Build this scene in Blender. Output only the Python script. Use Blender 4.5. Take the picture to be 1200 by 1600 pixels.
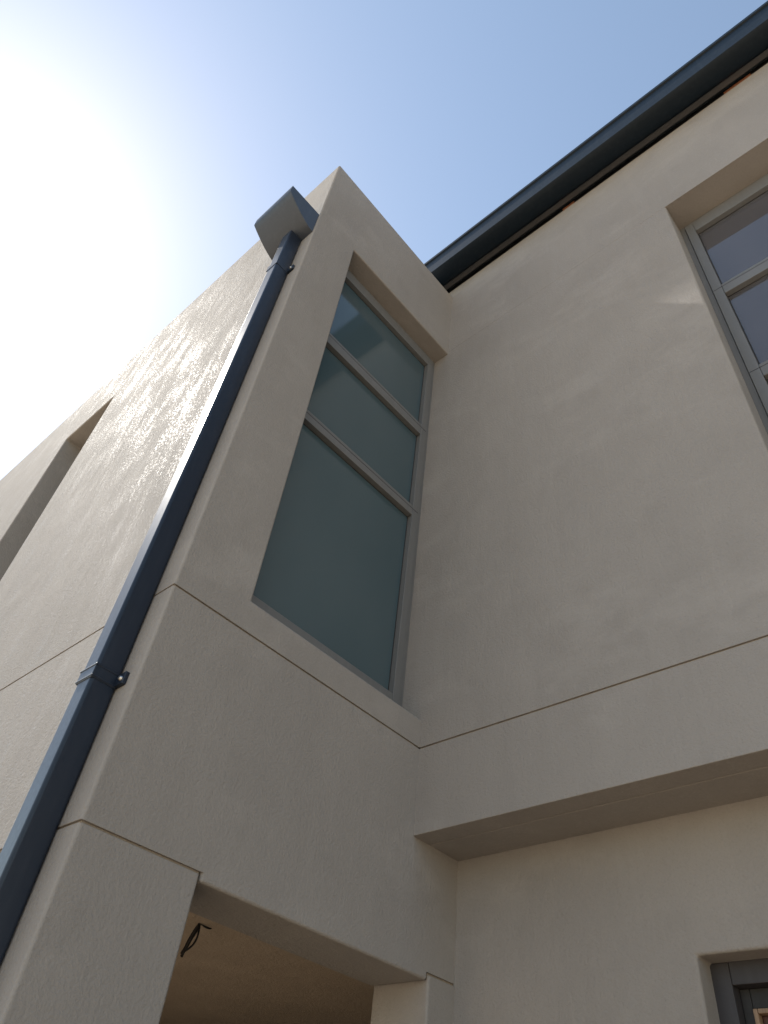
import bpy, bmesh, math, random
from mathutils import Vector
random.seed(4)
S = bpy.context.scene
for o in list(bpy.data.objects):
    bpy.data.objects.remove(o)
COL = S.collection

# ------------------------------------------------------------------ camera
cam = bpy.data.cameras.new('camera')
cam.sensor_fit = 'VERTICAL'; cam.sensor_height = 24.0; cam.lens = 24.0 * 1145.0 / 1600.0
cam.clip_start = 0.05; cam.clip_end = 3000
camo = bpy.data.objects.new('camera', cam); COL.objects.link(camo)
camo.location = (-0.9878, -2.2, 1.6)
camo.rotation_euler = (math.radians(135.3433), math.radians(-5.8254), math.radians(-48.5637))
S.camera = camo
S.render.resolution_x, S.render.resolution_y = 768, 1024

# ------------------------------------------------------------------ sky, sun, exposure
SUN = Vector((-0.0848, 0.639, 0.7645)).normalized()         # towards the sun: just out of frame on the left
EL = math.asin(SUN.z)
W = bpy.data.worlds.new('World'); S.world = W; W.use_nodes = True
nt = W.node_tree; nt.nodes.clear()
sky = nt.nodes.new('ShaderNodeTexSky'); sky.sky_type = 'NISHITA'; sky.sun_disc = False
sky.sun_elevation = EL; sky.sun_rotation = math.atan2(SUN.x, SUN.y)
sky.altitude = 0; sky.air_density = 1.0; sky.dust_density = 0.24; sky.ozone_density = 1.0
bg = nt.nodes.new('ShaderNodeBackground'); bg.inputs[1].default_value = 0.10
wo = nt.nodes.new('ShaderNodeOutputWorld')
wb = nt.nodes.new('ShaderNodeMix'); wb.data_type = 'RGBA'; wb.blend_type = 'MULTIPLY'; wb.inputs[0].default_value = 1.0
wb.inputs[7].default_value = (1.27, 1.13, .94, 1)            # camera white balance of the hazy sky
nt.links.new(sky.outputs[0], wb.inputs[6]); nt.links.new(wb.outputs[2], bg.inputs[0]); nt.links.new(bg.outputs[0], wo.inputs[0])
sl = bpy.data.lights.new('sun', 'SUN'); sl.energy = 3.3; sl.angle = math.radians(0.53); sl.color = (1.0, 0.95, 0.87)
so = bpy.data.objects.new('sun', sl); COL.objects.link(so); so.location = SUN * 60
so.rotation_euler = SUN.to_track_quat('Z', 'Y').to_euler()
vs = S.view_settings
vs.view_transform = 'Standard'; vs.look = 'None'; vs.gamma = 1.0; vs.use_curve_mapping = False; vs.exposure = 1.35
S.cycles.max_bounces = 10; S.cycles.diffuse_bounces = 6

# ------------------------------------------------------------------ materials
class NG:
    def __init__(s, name):
        s.m = bpy.data.materials.new(name); s.m.use_nodes = True
        s.t = s.m.node_tree; s.t.nodes.clear()
        s.out = s.n('ShaderNodeOutputMaterial'); s.p = s.n('ShaderNodeBsdfPrincipled')
        s.l(s.p.outputs[0], s.out.inputs[0])
    def n(s, k, **kw):
        x = s.t.nodes.new(k)
        for a, b in kw.items(): setattr(x, a, b)
        return x
    def l(s, a, b): s.t.links.new(a, b)
    def coord(s, scale=(1, 1, 1)):
        g = s.n('ShaderNodeNewGeometry'); m = s.n('ShaderNodeMapping'); m.inputs['Scale'].default_value = scale
        s.l(g.outputs['Position'], m.inputs[0]); return m.outputs[0]
    def noise(s, v, scale, detail=3, rough=.55):
        x = s.n('ShaderNodeTexNoise'); x.inputs['Scale'].default_value = scale
        x.inputs['Detail'].default_value = detail; x.inputs['Roughness'].default_value = rough
        s.l(v, x.inputs['Vector']); return x.outputs['Fac']
    def ramp(s, f, stops):
        r = s.n('ShaderNodeValToRGB'); e = r.color_ramp.elements
        while len(e) < len(stops): e.new(.5)
        for el, (p, c) in zip(e, stops): el.position = p; el.color = (*c, 1) if len(c) == 3 else c
        s.l(f, r.inputs[0]); return r.outputs[0]
    def mix(s, a, b, f, mode='MIX'):
        x = s.n('ShaderNodeMix', data_type='RGBA', blend_type=mode)
        for k, v in ((0, f), (6, a), (7, b)):
            if isinstance(v, (int, float)): x.inputs[k].default_value = v
            elif isinstance(v, tuple): x.inputs[k].default_value = (*v, 1)
            else: s.l(v, x.inputs[k])
        return x.outputs[2]
    def bump(s, f, strength, dist, prev=None):
        b = s.n('ShaderNodeBump'); b.inputs['Strength'].default_value = strength; b.inputs['Distance'].default_value = dist
        s.l(f, b.inputs['Height'])
        if prev: s.l(prev, b.inputs['Normal'])
        return b.outputs[0]
    def set(s, **kw):
        for k, v in kw.items():
            i = s.p.inputs[k.replace('_', ' ')]
            if isinstance(v, (int, float)): i.default_value = v
            elif isinstance(v, tuple): i.default_value = (*v, 1)
            else: s.l(v, i)
        return s

def plaster(name, base, var=.07, rough=.55, spec=.4, grain=1.0):
    g = NG(name); v = g.coord()
    big = g.noise(v, 1.1, 4); patch = g.noise(v, 4.0, 5, .6); streak = g.noise(g.coord((7, 7, .6)), 1.6, 4, .6)
    fine = g.noise(v, 110, 3, .65); mid = g.noise(v, 72, 3, .65); wav = g.noise(g.coord((1, 1, .35)), 5.5, 4, .6)
    d = tuple(c * (1 - var) for c in base); li = tuple(min(1, c * (1 + var)) for c in base)
    c = g.ramp(big, ((.3, d), (.7, li)))
    c = g.mix(c, tuple(c_ * .86 for c_ in base), g.ramp(patch, ((.55, (0, 0, 0)), (.8, (.55, .55, .55)))))
    pale = tuple(min(1, c_ * 1.08 + .02) for c_ in base)
    c = g.mix(c, pale, g.ramp(streak, ((.52, (0, 0, 0)), (.75, (.22, .22, .22)))))
    c = g.mix(c, tuple(c_ * .82 for c_ in base), g.ramp(fine, ((.3, (.35, .35, .35)), (.5, (0, 0, 0)))))
    n = g.bump(wav, .5, .014)
    n = g.bump(mid, .60 * grain, .006, n)
    n = g.bump(fine, .6 * grain, .003, n)
    bloom = g.noise(g.coord((1, .8, 1.6)), 1.5, 5, .62)
    c = g.mix(c, tuple(min(1, c_ * 1.16 + .02) for c_ in base), g.ramp(bloom, ((.54, (0, 0, 0)), (.72, (.6, .6, .6)))))
    grit = g.mix(g.noise(v, 62, 3, .7), g.noise(g.coord((1, 1, .16)), 9, 3, .6), .25)                             # smoother sand grains that glint in raking sun
    grit = g.mix(grit, g.noise(v, 3.2, 4, .6), .22)
    rg = g.ramp(grit, ((.51, (rough,) * 3), (.61, (rough * .56,) * 3)))
    g.set(Base_Color=c, Roughness=rg, Specular_IOR_Level=spec, Normal=n)
    return g.m

M = {}
M['render'] = plaster('cream_render', (.292, .272, .257), rough=.90, spec=.13)
M['white'] = plaster('white_ceiling_plaster', (.72, .70, .66), rough=.8, spec=.2)
M['joint'] = plaster('joint_filler', (.30, .25, .20), rough=.9, spec=.1)
M['porch'] = plaster('raw_porch_plaster', (.40, .325, .255), rough=.9, spec=.15)

def metal_paint(name, col, rough=.32, spec=.5, coat=.3, metallic=0.0, dirt=.25):
    g = NG(name); v = g.coord()
    a = g.noise(g.coord((6, 6, .8)), 5, 4, .6); b = g.noise(v, 60, 3, .6)
    c = g.mix(col, tuple(x * 1.5 + .02 for x in col), g.ramp(a, ((.5, (0, 0, 0)), (.8, (dirt, dirt, dirt)))))
    r = g.n('ShaderNodeMapRange'); r.inputs[3].default_value = rough * .8; r.inputs[4].default_value = rough * 1.25
    g.l(b, r.inputs[0])
    g.set(Base_Color=c, Roughness=r.outputs[0], Specular_IOR_Level=spec, Coat_Weight=coat, Coat_Roughness=.15, Metallic=metallic,
          Normal=g.bump(a, .06, .01))
    return g.m
M['gutter'] = metal_paint('slate_gutter_paint', (.005, .011, .019), rough=.45, spec=.2, coat=0)
M['eave'] = metal_paint('grey_eave_metal', (.105, .105, .112), rough=.45, coat=0)
M['pipe'] = metal_paint('slate_pipe_paint', (.010, .016, .030), rough=.38, spec=.38, coat=.05)
M['hopper'] = metal_paint('grey_hopper_paint', (.034, .044, .064), rough=.5, coat=.05)
M['frame'] = metal_paint('grey_aluminium', (.140, .142, .145), rough=.5, coat=0)
M['gasket'] = metal_paint('black_gasket', (.02, .02, .022), rough=.7, coat=0, dirt=0)
M['dark_frame'] = metal_paint('dark_door_frame', (.035, .033, .038), rough=.6, coat=0)
M['roof'] = metal_paint('roof_sheet', (.06, .075, .09), rough=.4)
M['cable'] = metal_paint('black_cable', (.012, .012, .013), rough=.5, coat=0, dirt=0)
M['screw'] = metal_paint('zinc_screw', (.5, .5, .5), rough=.35, metallic=1, coat=0)

def wood(name, col):
    g = NG(name); a = g.noise(g.coord((30, 30, 2)), 2.5, 5, .6)
    g.set(Base_Color=g.ramp(a, ((.3, tuple(x * .6 for x in col)), (.7, col))), Roughness=.6, Normal=g.bump(a, .2, .002)); return g.m
M['timber'] = wood('orange_timber', (.34, .13, .06))
M['door_wood'] = wood('red_brown_wood', (.075, .028, .02))
M['pale_wood'] = wood('pale_wood_bead', (.30, .20, .13))

g = NG('frosted_glass'); v = g.coord()
cl = g.noise(g.coord((1, 1, .5)), 1.3, 3)
g.set(Base_Color=g.ramp(cl, ((.3, (.052, .086, .104)), (.7, (.068, .102, .120)))), Roughness=.09, Specular_IOR_Level=.6,
      Normal=g.bump(g.noise(v, 260, 2), .03, .001)); M['frosted'] = g.m

g = NG('clear_glass'); g.t.nodes.remove(g.p)
fr = g.n('ShaderNodeFresnel'); fr.inputs[0].default_value = 1.75
gl = g.n('ShaderNodeBsdfGlossy'); gl.inputs['Roughness'].default_value = .01; gl.inputs['Color'].default_value = (.95, .96, 1, 1)
tr = g.n('ShaderNodeBsdfTransparent'); tr.inputs[0].default_value = (.52, .55, .60, 1)
mx = g.n('ShaderNodeMixShader'); g.l(fr.outputs[0], mx.inputs[0]); g.l(tr.outputs[0], mx.inputs[1]); g.l(gl.outputs[0], mx.inputs[2])
df = g.n('ShaderNodeBsdfDiffuse'); df.inputs[0].default_value = (.40, .38, .40, 1)      # painted pale haze, brightens the panes in place of sky reflection
fi = g.noise(g.coord((1, 1, .6)), 3, 4); mr = g.n('ShaderNodeMapRange'); mr.inputs[3].default_value = .10; mr.inputs[4].default_value = .18; g.l(fi, mr.inputs[0])
m2 = g.n('ShaderNodeMixShader'); g.l(mr.outputs[0], m2.inputs[0]); g.l(mx.outputs[0], m2.inputs[1]); g.l(df.outputs[0], m2.inputs[2])
g.l(m2.outputs[0], g.out.inputs[0]); M['glass'] = g.m

g = NG('ground_paving'); v = g.coord()
c = g.ramp(g.noise(v, .8, 5), ((.3, (.48, .375, .26)), (.7, (.58, .46, .325))))
c = g.mix(c, (.2, .17, .14), g.ramp(g.noise(v, 14, 5, .7), ((.5, (0, 0, 0)), (.8, (.6, .6, .6)))))
g.set(Base_Color=c, Roughness=.9, Normal=g.bump(g.noise(v, 40, 4), .4, .01)); M['ground'] = g.m
M['floor'] = plaster('porch_floor_screed', (.30, .25, .20), rough=.8, spec=.2)

# ------------------------------------------------------------------ mesh helpers
def link(name, me, mat, parent=None, label=None):
    o = bpy.data.objects.new(name, me); COL.objects.link(o)
    if mat: me.materials.append(M[mat])
    if parent: o.parent = parent
    if label: o['label'] = label
    return o

def solid(name, adds, subs, mat, parent, bevel=.012, soft_z=(), label=None):
    """union of boxes minus boxes as one clean shell; box = x0,x1,y0,y1,z0,z1"""
    bs = adds + subs
    ax = [sorted({round(b[i], 5) for b in bs} | {round(b[i + 1], 5) for b in bs}) for i in (0, 2, 4)]
    n = [len(a) - 1 for a in ax]
    def inside(b, c): return all(b[2 * i] < c[i] < b[2 * i + 1] for i in range(3))
    sol = {}
    for i in range(n[0]):
        for j in range(n[1]):
            for k in range(n[2]):
                c = ((ax[0][i] + ax[0][i + 1]) / 2, (ax[1][j] + ax[1][j + 1]) / 2, (ax[2][k] + ax[2][k + 1]) / 2)
                sol[i, j, k] = any(inside(b, c) for b in adds) and not any(inside(b, c) for b in subs)
    bm = bmesh.new(); vs_ = {}
    def vt(i, j, k):
        if (i, j, k) not in vs_: vs_[i, j, k] = bm.verts.new((ax[0][i], ax[1][j], ax[2][k]))
        return vs_[i, j, k]
    for (i, j, k), s in sol.items():
        if not s: continue
        for d, q in (((-1, 0, 0), ((0, 0, 0), (0, 0, 1), (0, 1, 1), (0, 1, 0))), ((1, 0, 0), ((1, 0, 0), (1, 1, 0), (1, 1, 1), (1, 0, 1))),
                     ((0, -1, 0), ((0, 0, 0), (1, 0, 0), (1, 0, 1), (0, 0, 1))), ((0, 1, 0), ((0, 1, 0), (0, 1, 1), (1, 1, 1), (1, 1, 0))),
                     ((0, 0, -1), ((0, 0, 0), (0, 1, 0), (1, 1, 0), (1, 0, 0))), ((0, 0, 1), ((0, 0, 1), (1, 0, 1), (1, 1, 1), (0, 1, 1)))):
            if not sol.get((i + d[0], j + d[1], k + d[2]), False):
                bm.faces.new([vt(i + a, j + b, k + c) for a, b, c in q])
    bmesh.ops.dissolve_limit(bm, angle_limit=.01, verts=bm.verts, edges=bm.edges)
    bw = bm.edges.layers.float.new('bevel_weight_edge')
    for e in bm.edges:
        if len(e.link_faces) == 2 and e.calc_face_angle(0) > .5:
            z = [v.co.z for v in e.verts]
            soft = any(abs(z[0] - s) < 1e-4 and abs(z[1] - s) < 1e-4 for s in soft_z)
            e[bw] = .12 if soft else 1.0
    me = bpy.data.meshes.new(name); bm.to_mesh(me); bm.free()
    o = link(name, me, mat, parent, label)
    if bevel:
        m = o.modifiers.new('bevel', 'BEVEL'); m.width = bevel; m.segments = 3; m.limit_method = 'WEIGHT'; m.harden_normals = True
        for p in me.polygons: p.use_smooth = True
    return o

def bx(bm, x0, x1, y0, y1, z0, z1):
    v = [bm.verts.new((x, y, z)) for x in (x0, x1) for y in (y0, y1) for z in (z0, z1)]
    for q in ((0, 1, 3, 2), (4, 6, 7, 5), (0, 4, 5, 1), (2, 3, 7, 6), (0, 2, 6, 4), (1, 5, 7, 3)): bm.faces.new([v[i] for i in q])

def boxes(name, lst, mat, parent, bevel=.003, label=None):
    bm = bmesh.new()
    for b in lst: bx(bm, *b)
    me = bpy.data.meshes.new(name); bm.to_mesh(me); bm.free()
    o = link(name, me, mat, parent, label)
    if bevel:
        m = o.modifiers.new('bevel', 'BEVEL'); m.width = bevel; m.segments = 2; m.limit_method = 'ANGLE'; m.harden_normals = True
        for p in me.polygons: p.use_smooth = True
    return o

def extrude_y(name, prof, y0, y1, mat, parent, closed=True, smooth=False):
    """profile in (x, z) swept along y, capped"""
    bm = bmesh.new()
    a = [bm.verts.new((x, y0, z)) for x, z in prof]; b = [bm.verts.new((x, y1, z)) for x, z in prof]
    n = len(prof)
    for i in range(n if closed else n - 1):
        bm.faces.new((a[i], a[(i + 1) % n], b[(i + 1) % n], b[i]))
    if closed: bm.faces.new(a[::-1]); bm.faces.new(b)
    bmesh.ops.recalc_face_normals(bm, faces=bm.faces)
    me = bpy.data.meshes.new(name); bm.to_mesh(me); bm.free()
    o = link(name, me, mat, parent)
    if smooth:
        for p in me.polygons: p.use_smooth = True
        me.set_sharp_from_angle(angle=math.radians(32))
    return o

def tube(name, pts, r, mat, parent=None):
    cu = bpy.data.curves.new(name, 'CURVE'); cu.dimensions = '3D'; cu.bevel_depth = r; cu.bevel_resolution = 3
    sp = cu.splines.new('NURBS'); sp.points.add(len(pts) - 1); sp.use_endpoint_u = True; sp.order_u = 4
    for p, c in zip(sp.points, pts): p.co = (*c, 1)
    t = bpy.data.objects.new(name, cu); COL.objects.link(t)
    me = bpy.data.meshes.new_from_object(t.evaluated_get(bpy.context.evaluated_depsgraph_get()))
    bpy.data.objects.remove(t); me.name = name
    o = link(name, me, mat, parent)
    for p in me.polygons: p.use_smooth = True
    return o

# ------------------------------------------------------------------ ground
bm = bmesh.new(); bmesh.ops.create_grid(bm, x_segments=2, y_segments=2, size=900)
me = bpy.data.meshes.new('ground'); bm.to_mesh(me); bm.free()
gr = link('ground', me, 'ground'); gr['kind'] = 'structure'; gr['label'] = 'pale sandy ground around the house'; gr['category'] = 'ground'

g = NG('bounce_yard'); v = g.coord()
c = g.ramp(g.noise(v, 1.5, 5), ((.3, (.23, .170, .106)), (.7, (.30, .228, .148))))
g.set(Base_Color=c, Roughness=.85, Normal=g.bump(g.noise(v, 60, 4), .4, .006)); M['bounce_paving'] = g.m
bm = bmesh.new(); bx(bm, -5.5, 1.9, -9.0, 9.5, -.05, .004)  # unseen yard slab, added to control light bounced onto the low walls
me = bpy.data.meshes.new('bounce_paving'); bm.to_mesh(me); bm.free()
pv = link('bounce_paving', me, 'bounce_paving'); pv['kind'] = 'structure'; pv['label'] = 'unseen brown yard added to set the light bounced onto the house walls'; pv['category'] = 'bounce_paving'

# ------------------------------------------------------------------ the house
house = bpy.data.objects.new('house', None); COL.objects.link(house)
house['label'] = 'two storey cream rendered house with square corner tower and dark gutter'; house['category'] = 'house'

T = .305                       # wall thickness
TX = 1.5                       # plane of the main wall above the soffit
GX = 1.826                     # plane of the set-back wall below the soffit
Z1, Z2, ZT = 2.415, 3.335, 7.80
J = .0045                      # half a joint
YB, YF = 9.0, -7.0             # far end and near end of the house
ZW = 7.93                      # top of the main wall

# the tower: joint filler seen in the grooves, and the render panels that leave those grooves
tower = solid('tower_wall', [(.009, T - .02, .009, YB - .01, Z1 - .02, Z1 + .02), (.009, .46, .009, T - .02, Z1 - .02, Z1 + .02),
                             (1.655, GX - .001, .009, T - .02, Z1 - .02, Z1 + .02),
                             (.009, T - .02, .009, YB - .01, Z2 - .02, Z2 + .02), (.009, TX - .001, .009, T - .02, Z2 - .02, Z2 + .02)],
              [(-.01, T + .01, .45, 2.82, Z1 - .03, Z1 + .0)], 'joint', house, bevel=0)
DL, DR, DH = .462, 1.655, 2.39
solid('render_panel', [(0, T, 0, YB, 0, Z1 - J), (0, GX + .01, 0, T, 0, Z1 - J)],
      [(DL, DR, -.1, T + .1, -.1, Z1 + .1), (-.1, T + .1, .45, 2.8, -.1, Z1 + .1)], 'render', tower, soft_z=(Z1 - J,))
solid('render_panel', [(0, T, 0, YB, Z1 + J, Z2 - J), (0, TX + .02, 0, T, Z1 + J, Z2 - J), (0, GX + .01, 0, T, Z1 + J, 2.95),
                       (DL + .007, DR - .007, 0, T, DH, Z1 + .1)], [], 'render', tower, soft_z=(Z1 + J, Z2 - J))
WB, WT = 3.49, 6.84
solid('render_panel', [(0, T, 0, YB, Z2 + J, ZT), (0, TX + .02, 0, T, Z2 + J, ZT)],
      [(.36, TX + .1, -.1, T + .1, WB, WT), (-.1, T + .1, 2.77, 3.62, 3.6, 6.93)], 'render', tower, soft_z=(Z2 + J,))

# the main wing: long wall over a set-back ground floor
WY0, WY1, WZ0, WZ1 = -3.75, -1.90, 3.49, 6.87
main = solid('main_wall', [(TX + .009, GX, YF + .01, YB - .01, Z2 - .02, Z2 + .02), (TX + .003, GX, YF + .01, YB - .01, 6.86, 6.88)],
             [(TX - .1, GX + .1, WY0 - .02, WY1 + .02, 3.45, 7)], 'joint', house, bevel=0)
MB = GX + .015
solid('render_panel', [(TX, MB, YF, YB, 2.915, Z2 - J)], [(1.612, 1.619, YF - .1, YB + .1, 2.9, 2.921)], 'render', main, soft_z=(Z2 - J,))
solid('render_panel', [(TX, MB, YF, YB, Z2 + J, 6.869)], [(TX - .1, MB + .1, WY0, WY1, WZ0, 7)], 'render', main, soft_z=(Z2 + J, 6.869))
solid('render_panel', [(TX, MB, YF, YB, 6.8702, ZW)], [], 'render', main, soft_z=(6.8702,))
DY0, DY1, DZ = -2.35, -1.05, 2.43
solid('render_panel', [(GX, 2.12, YF, T, 0, 3.25)], [(GX - .1, 2.3, DY0, DY1, -.1, DZ)], 'render', main)
# the rest of the shell
solid('render_panel', [(8.7, 9.0, YF, YB, 0, ZW), (MB + .005, 8.7, YF, YF + .3, 0, ZW), (T + .005, 8.7, YB - .3, YB, 0, ZW - .2)], [], 'render', main)
boxes('floor_slab', [(T + .005, 8.65, T + .005, YB - .35, 2.46, 2.80), (2.13, 8.65, YF + .35, T, 2.60, 2.80)], 'porch', house, bevel=0)
boxes('porch_wall', [(T + .005, 4.7, 4.6, 4.75, 0, 2.45), (4.6, 4.75, T + .01, 4.6, 0, 2.45)], 'porch', house, bevel=0)
boxes('porch_floor', [(T + .005, 4.6, T + .01, 4.6, 0, .06)], 'floor', house, bevel=0)
boxes('tower_roof', [(T + .005, TX - .005, T + .005, YB - .35, 7.45, 7.60)], 'porch', house, bevel=0)
boxes('attic_slab', [(MB + .01, 8.65, YF + .35, YB - .35, 7.6, 7.75)], 'white', house, bevel=0)

# roof sheet over the main wing
roof = extrude_y('roof', [(1.36, 8.27), (5.3, 9.5), (9.2, 8.27), (9.2, 8.20), (5.3, 9.43), (1.36, 8.20)], YF - .2, YB + .2, 'roof', house)

# ------------------------------------------------------------------ gutter at the eave
def gutter_profile():
    p = [(1.262, 8.275), (1.250, 8.275), (1.250, 8.240), (1.262, 8.232), (1.262, 8.00), (1.256, 7.994), (1.256, 7.978), (1.270, 7.966)]
    for i in range(1, 9):                                     # rounded belly turning up to the back
        a = i / 8 * math.pi * .5
        p.append((1.270 + .165 * math.sin(a), 7.966 - .035 * math.sin(a * 2) + .02 * (i / 8)))
    p += [(1.438, 8.06), (1.43, 8.06)]
    inner = [(1.425, 7.995), (1.30, 7.985), (1.274, 8.0), (1.274, 8.275)]
    return p + inner
gut = extrude_y('gutter', gutter_profile(), YF - .2, YB + .2, 'gutter', house, smooth=True)
gut['label'] = 'dark slate box gutter along the eave'
# grey eave strip behind the gutter, with a fine pale lower lip
extrude_y('eave_strip', [(1.43, 7.992), (1.487, 7.997), (1.492, 8.003), (1.492, 8.018), (1.43, 8.018)], YF - .2, YB + .2, 'eave', house)
boxes('wall_plate', [(1.545, 1.60, YF + .1, YB - .1, ZW - .04, 8.10)], 'gasket', house, bevel=0)
for y, l in ((-1.22, .11), (-2.66, .2), (-3.9, .15), (-5.2, .2)):
    boxes('timber_packer', [(1.515, 1.56, y - l / 2, y + l / 2, ZW + .001, 7.999)], 'timber', house, bevel=.002)

# ------------------------------------------------------------------ windows
def make_window(axis, face, u0, u1, z0, z1, ztops, bars, side, glass, label, tops=.06):
    """axis 'y': window lies in a plane of constant y; 'x': constant x. face = front of frame, depth runs inwards"""
    def B(ua, ub, da, db, za, zb):
        return (ua, ub, face + da, face + db, za, zb) if axis == 'y' else (face + da, face + db, ua, ub, za, zb)
    w = boxes('window', [B(u0, u0 + .035, .012, .09, z0, z1), B(u1 - .035, u1, .012, .09, z0, z1),
                         B(u0 + .035, u1 - .035, .012, .09, z1 - .04, z1), B(u0 + .035, u1 - .035, .012, .09, z0, z0 + .05)], 'frame', house, label=label)
    i0, i1 = u0 + .037, u1 - .037
    zb, zt = z0 + .052, z1 - .042
    # sash: stiles run through, rails between
    for a, b in ((i0, i0 + side), (i1 - side, i1)):
        boxes('stile', [B(a, b, 0, .07, zb, zt)], 'frame', w)
    g0, g1 = i0 + side + .001, i1 - side - .001
    boxes('top_rail', [B(g0, g1, 0, .07, ztops[0], zt)], 'frame', w)
    boxes('bottom_rail', [B(g0, g1, 0, .07, zb, bars[-1])], 'frame', w)
    for tp, bt in zip(bars[:-1], ztops[1:]):
        boxes('transom', [B(g0, g1, 0, .07, bt, tp)], 'frame', w)
        boxes('painted_shadow_line', [B(g0 + .002, i1 - .004, -.001, .02, tp - .030, tp - .026)], 'gasket', w, bevel=0)  # black strip laid on the transom, drawing a groove's shade in colour
    for tp, bt in zip(ztops, bars):
        boxes('pane', [B(g0 - .008, g1 + .008, .036, .042, bt - .008, tp + .008)], glass, w, bevel=0)
        t = .006
        boxes('gasket', [B(g0 + t, g1 - t, .0345, .0355, tp - t, tp), B(g0 + t, g1 - t, .0345, .0355, bt, bt + t),
                         B(g0, g0 + t, .0345, .0355, bt, tp), B(g1 - t, g1, .0345, .0355, bt, tp)], 'gasket', w, bevel=0)
    return w
make_window('y', .13, .30, TX + .003, WB, WT + .015, (6.70, 5.79, 4.955), (5.90, 5.04, 3.635), .055, 'frosted',
            'tall narrow three-pane window with frosted glass in the tower')
make_window('x', 1.70, WY0, WY1 + .002, WZ0 - .002, WZ1 + .002, (6.71, 5.835, 4.962), (5.942, 5.064, 3.64), .055, 'glass',
            'tall clear-glass window in the main wall under the gutter')
make_window('x', .20, 2.765, 3.625, 3.595, 6.935, (6.80, 5.80), (5.90, 3.74), .05, 'frosted', 'narrow slit window in the side of the tower')

# ground-floor door below the soffit, mostly out of the picture
door = boxes('door', [(GX + .10, GX + .17, DY1 - .065, DY1 + .004, .0, DZ), (GX + .10, GX + .17, DY0 - .004, DY0 + .065, .0, DZ),
                      (GX + .10, GX + .17, DY0 + .066, DY1 - .066, DZ - .07, DZ + .002)], 'dark_frame', house, label='dark framed door below the soffit')
boxes('inner_frame', [(GX + .15, GX + .20, DY1 - .10, DY1 - .066, .0, DZ - .071), (GX + .15, GX + .20, DY0 + .10, DY1 - .101, DZ - .13, DZ - .071)], 'gasket', door)
boxes('bead', [(GX + .14, GX + .19, DY1 - .116, DY1 - .101, .0, DZ - .131), (GX + .14, GX + .19, DY0 + .10, DY1 - .117, DZ - .146, DZ - .131)], 'pale_wood', door)
boxes('leaf', [(GX + .17, GX + .215, DY0 + .066, DY1 - .117, .005, DZ - .147)], 'door_wood', door)

# ------------------------------------------------------------------ downpipe on the tower side
PX0, PX1, PY0, PY1 = -.104, -.0015, .122, .222
dp = boxes('downpipe', [(PX0, PX1, PY0, PY1, 0.02, 6.56)], 'pipe', house, bevel=.013, label='slate rectangular downpipe with box rainwater head on the tower')
dp.modifiers['bevel'].segments = 3
def bracket(z, ribs=True):
    e = .003
    b = boxes('bracket', [(PX0 - e, PX1 - .002, PY0 - e, PY1 + e, z - .030, z + .030)], 'pipe', dp, bevel=.003)
    for dz in ((-.022, .022) if ribs else ()):
        boxes('bracket_rib', [(PX0 - .0055, PX1, PY0 - .0055, PY1 + .0055, z + dz - .004, z + dz + .004)], 'pipe', dp, bevel=.003)
    for s in (-1, 1):
        ya, yb = ((PY0 - .055, PY0 + .002) if s < 0 else (PY1 - .002, PY1 + .055))
        boxes('bracket_ear', [(-.016, .0005, ya, yb, z - .025, z + .025)], 'pipe', dp, bevel=.003)
        yc = (ya + yb) / 2 + s * .006
        bm = bmesh.new(); bmesh.ops.create_cone(bm, segments=10, radius1=.010, radius2=.007, depth=.008, cap_ends=True)
        bmesh.ops.rotate(bm, verts=bm.verts, matrix=__import__('mathutils').Matrix.Rotation(-math.pi / 2, 3, 'Y'))
        bmesh.ops.translate(bm, verts=bm.verts, vec=(-.020, yc, z))
        me = bpy.data.meshes.new('screw'); bm.to_mesh(me); bm.free(); link('screw', me, 'screw', dp)
for z, k in ((.9, True), (2.93, True), (6.07, False)): bracket(z, k)

def hopper():
    Y0, Y1 = .015, .405
    prof = [(0, 6.832), (-.266, 6.832), (-.266, 6.745)]
    for i in range(0, 9):                                    # shallow curved underside running back to the wall
        t = i / 8
        prof.append((-.262 * (1 - t), 6.735 - .19 * (1 - (1 - t) ** 1.5)))
    o = extrude_y('rainwater_head', prof, Y0, Y1, 'hopper', dp, smooth=True)
hopper()

# ------------------------------------------------------------------ loose cable hanging in the porch
cab = bpy.data.objects.new('hanging_cable', None); COL.objects.link(cab); cab.location = (0, 0, 0)
cab['label'] = 'black electric cable hanging from the porch ceiling behind the doorway'; cab['category'] = 'cable'
a = Vector((.915, .60, 2.465))
tube('wire', [a, a + Vector((-.004, 0, -.03)), a + Vector((-.022, .01, -.07)), a + Vector((-.042, .0, -.115)), a + Vector((-.046, 0, -.125))], .007, 'cable', cab)
tube('wire', [a, a + Vector((.006, 0, -.03)), a + Vector((.002, -.01, -.07)), a + Vector((-.018, .0, -.10)), a + Vector((-.042, 0, -.118))], .004, 'cable', cab)
tube('wire', [a + Vector((.0, 0, .0)), a + Vector((.02, 0, -.006)), a + Vector((.045, 0, -.012)), a + Vector((.06, 0, -.004))], .004, 'cable', cab)
tube('wire', [a, a + Vector((-.010, .005, -.02)), a + Vector((-.018, .02, -.06)), a + Vector((-.030, .02, -.10)), a + Vector((-.028, .02, -.13))], .004, 'cable', cab)
tube('wire', [a + Vector((-.004, 0, 0)), a + Vector((-.006, -.006, -.03)), a + Vector((-.026, -.006, -.06)), a + Vector((-.034, -.006, -.10)), a + Vector((-.050, -.006, -.135))], .005, 'cable', cab)
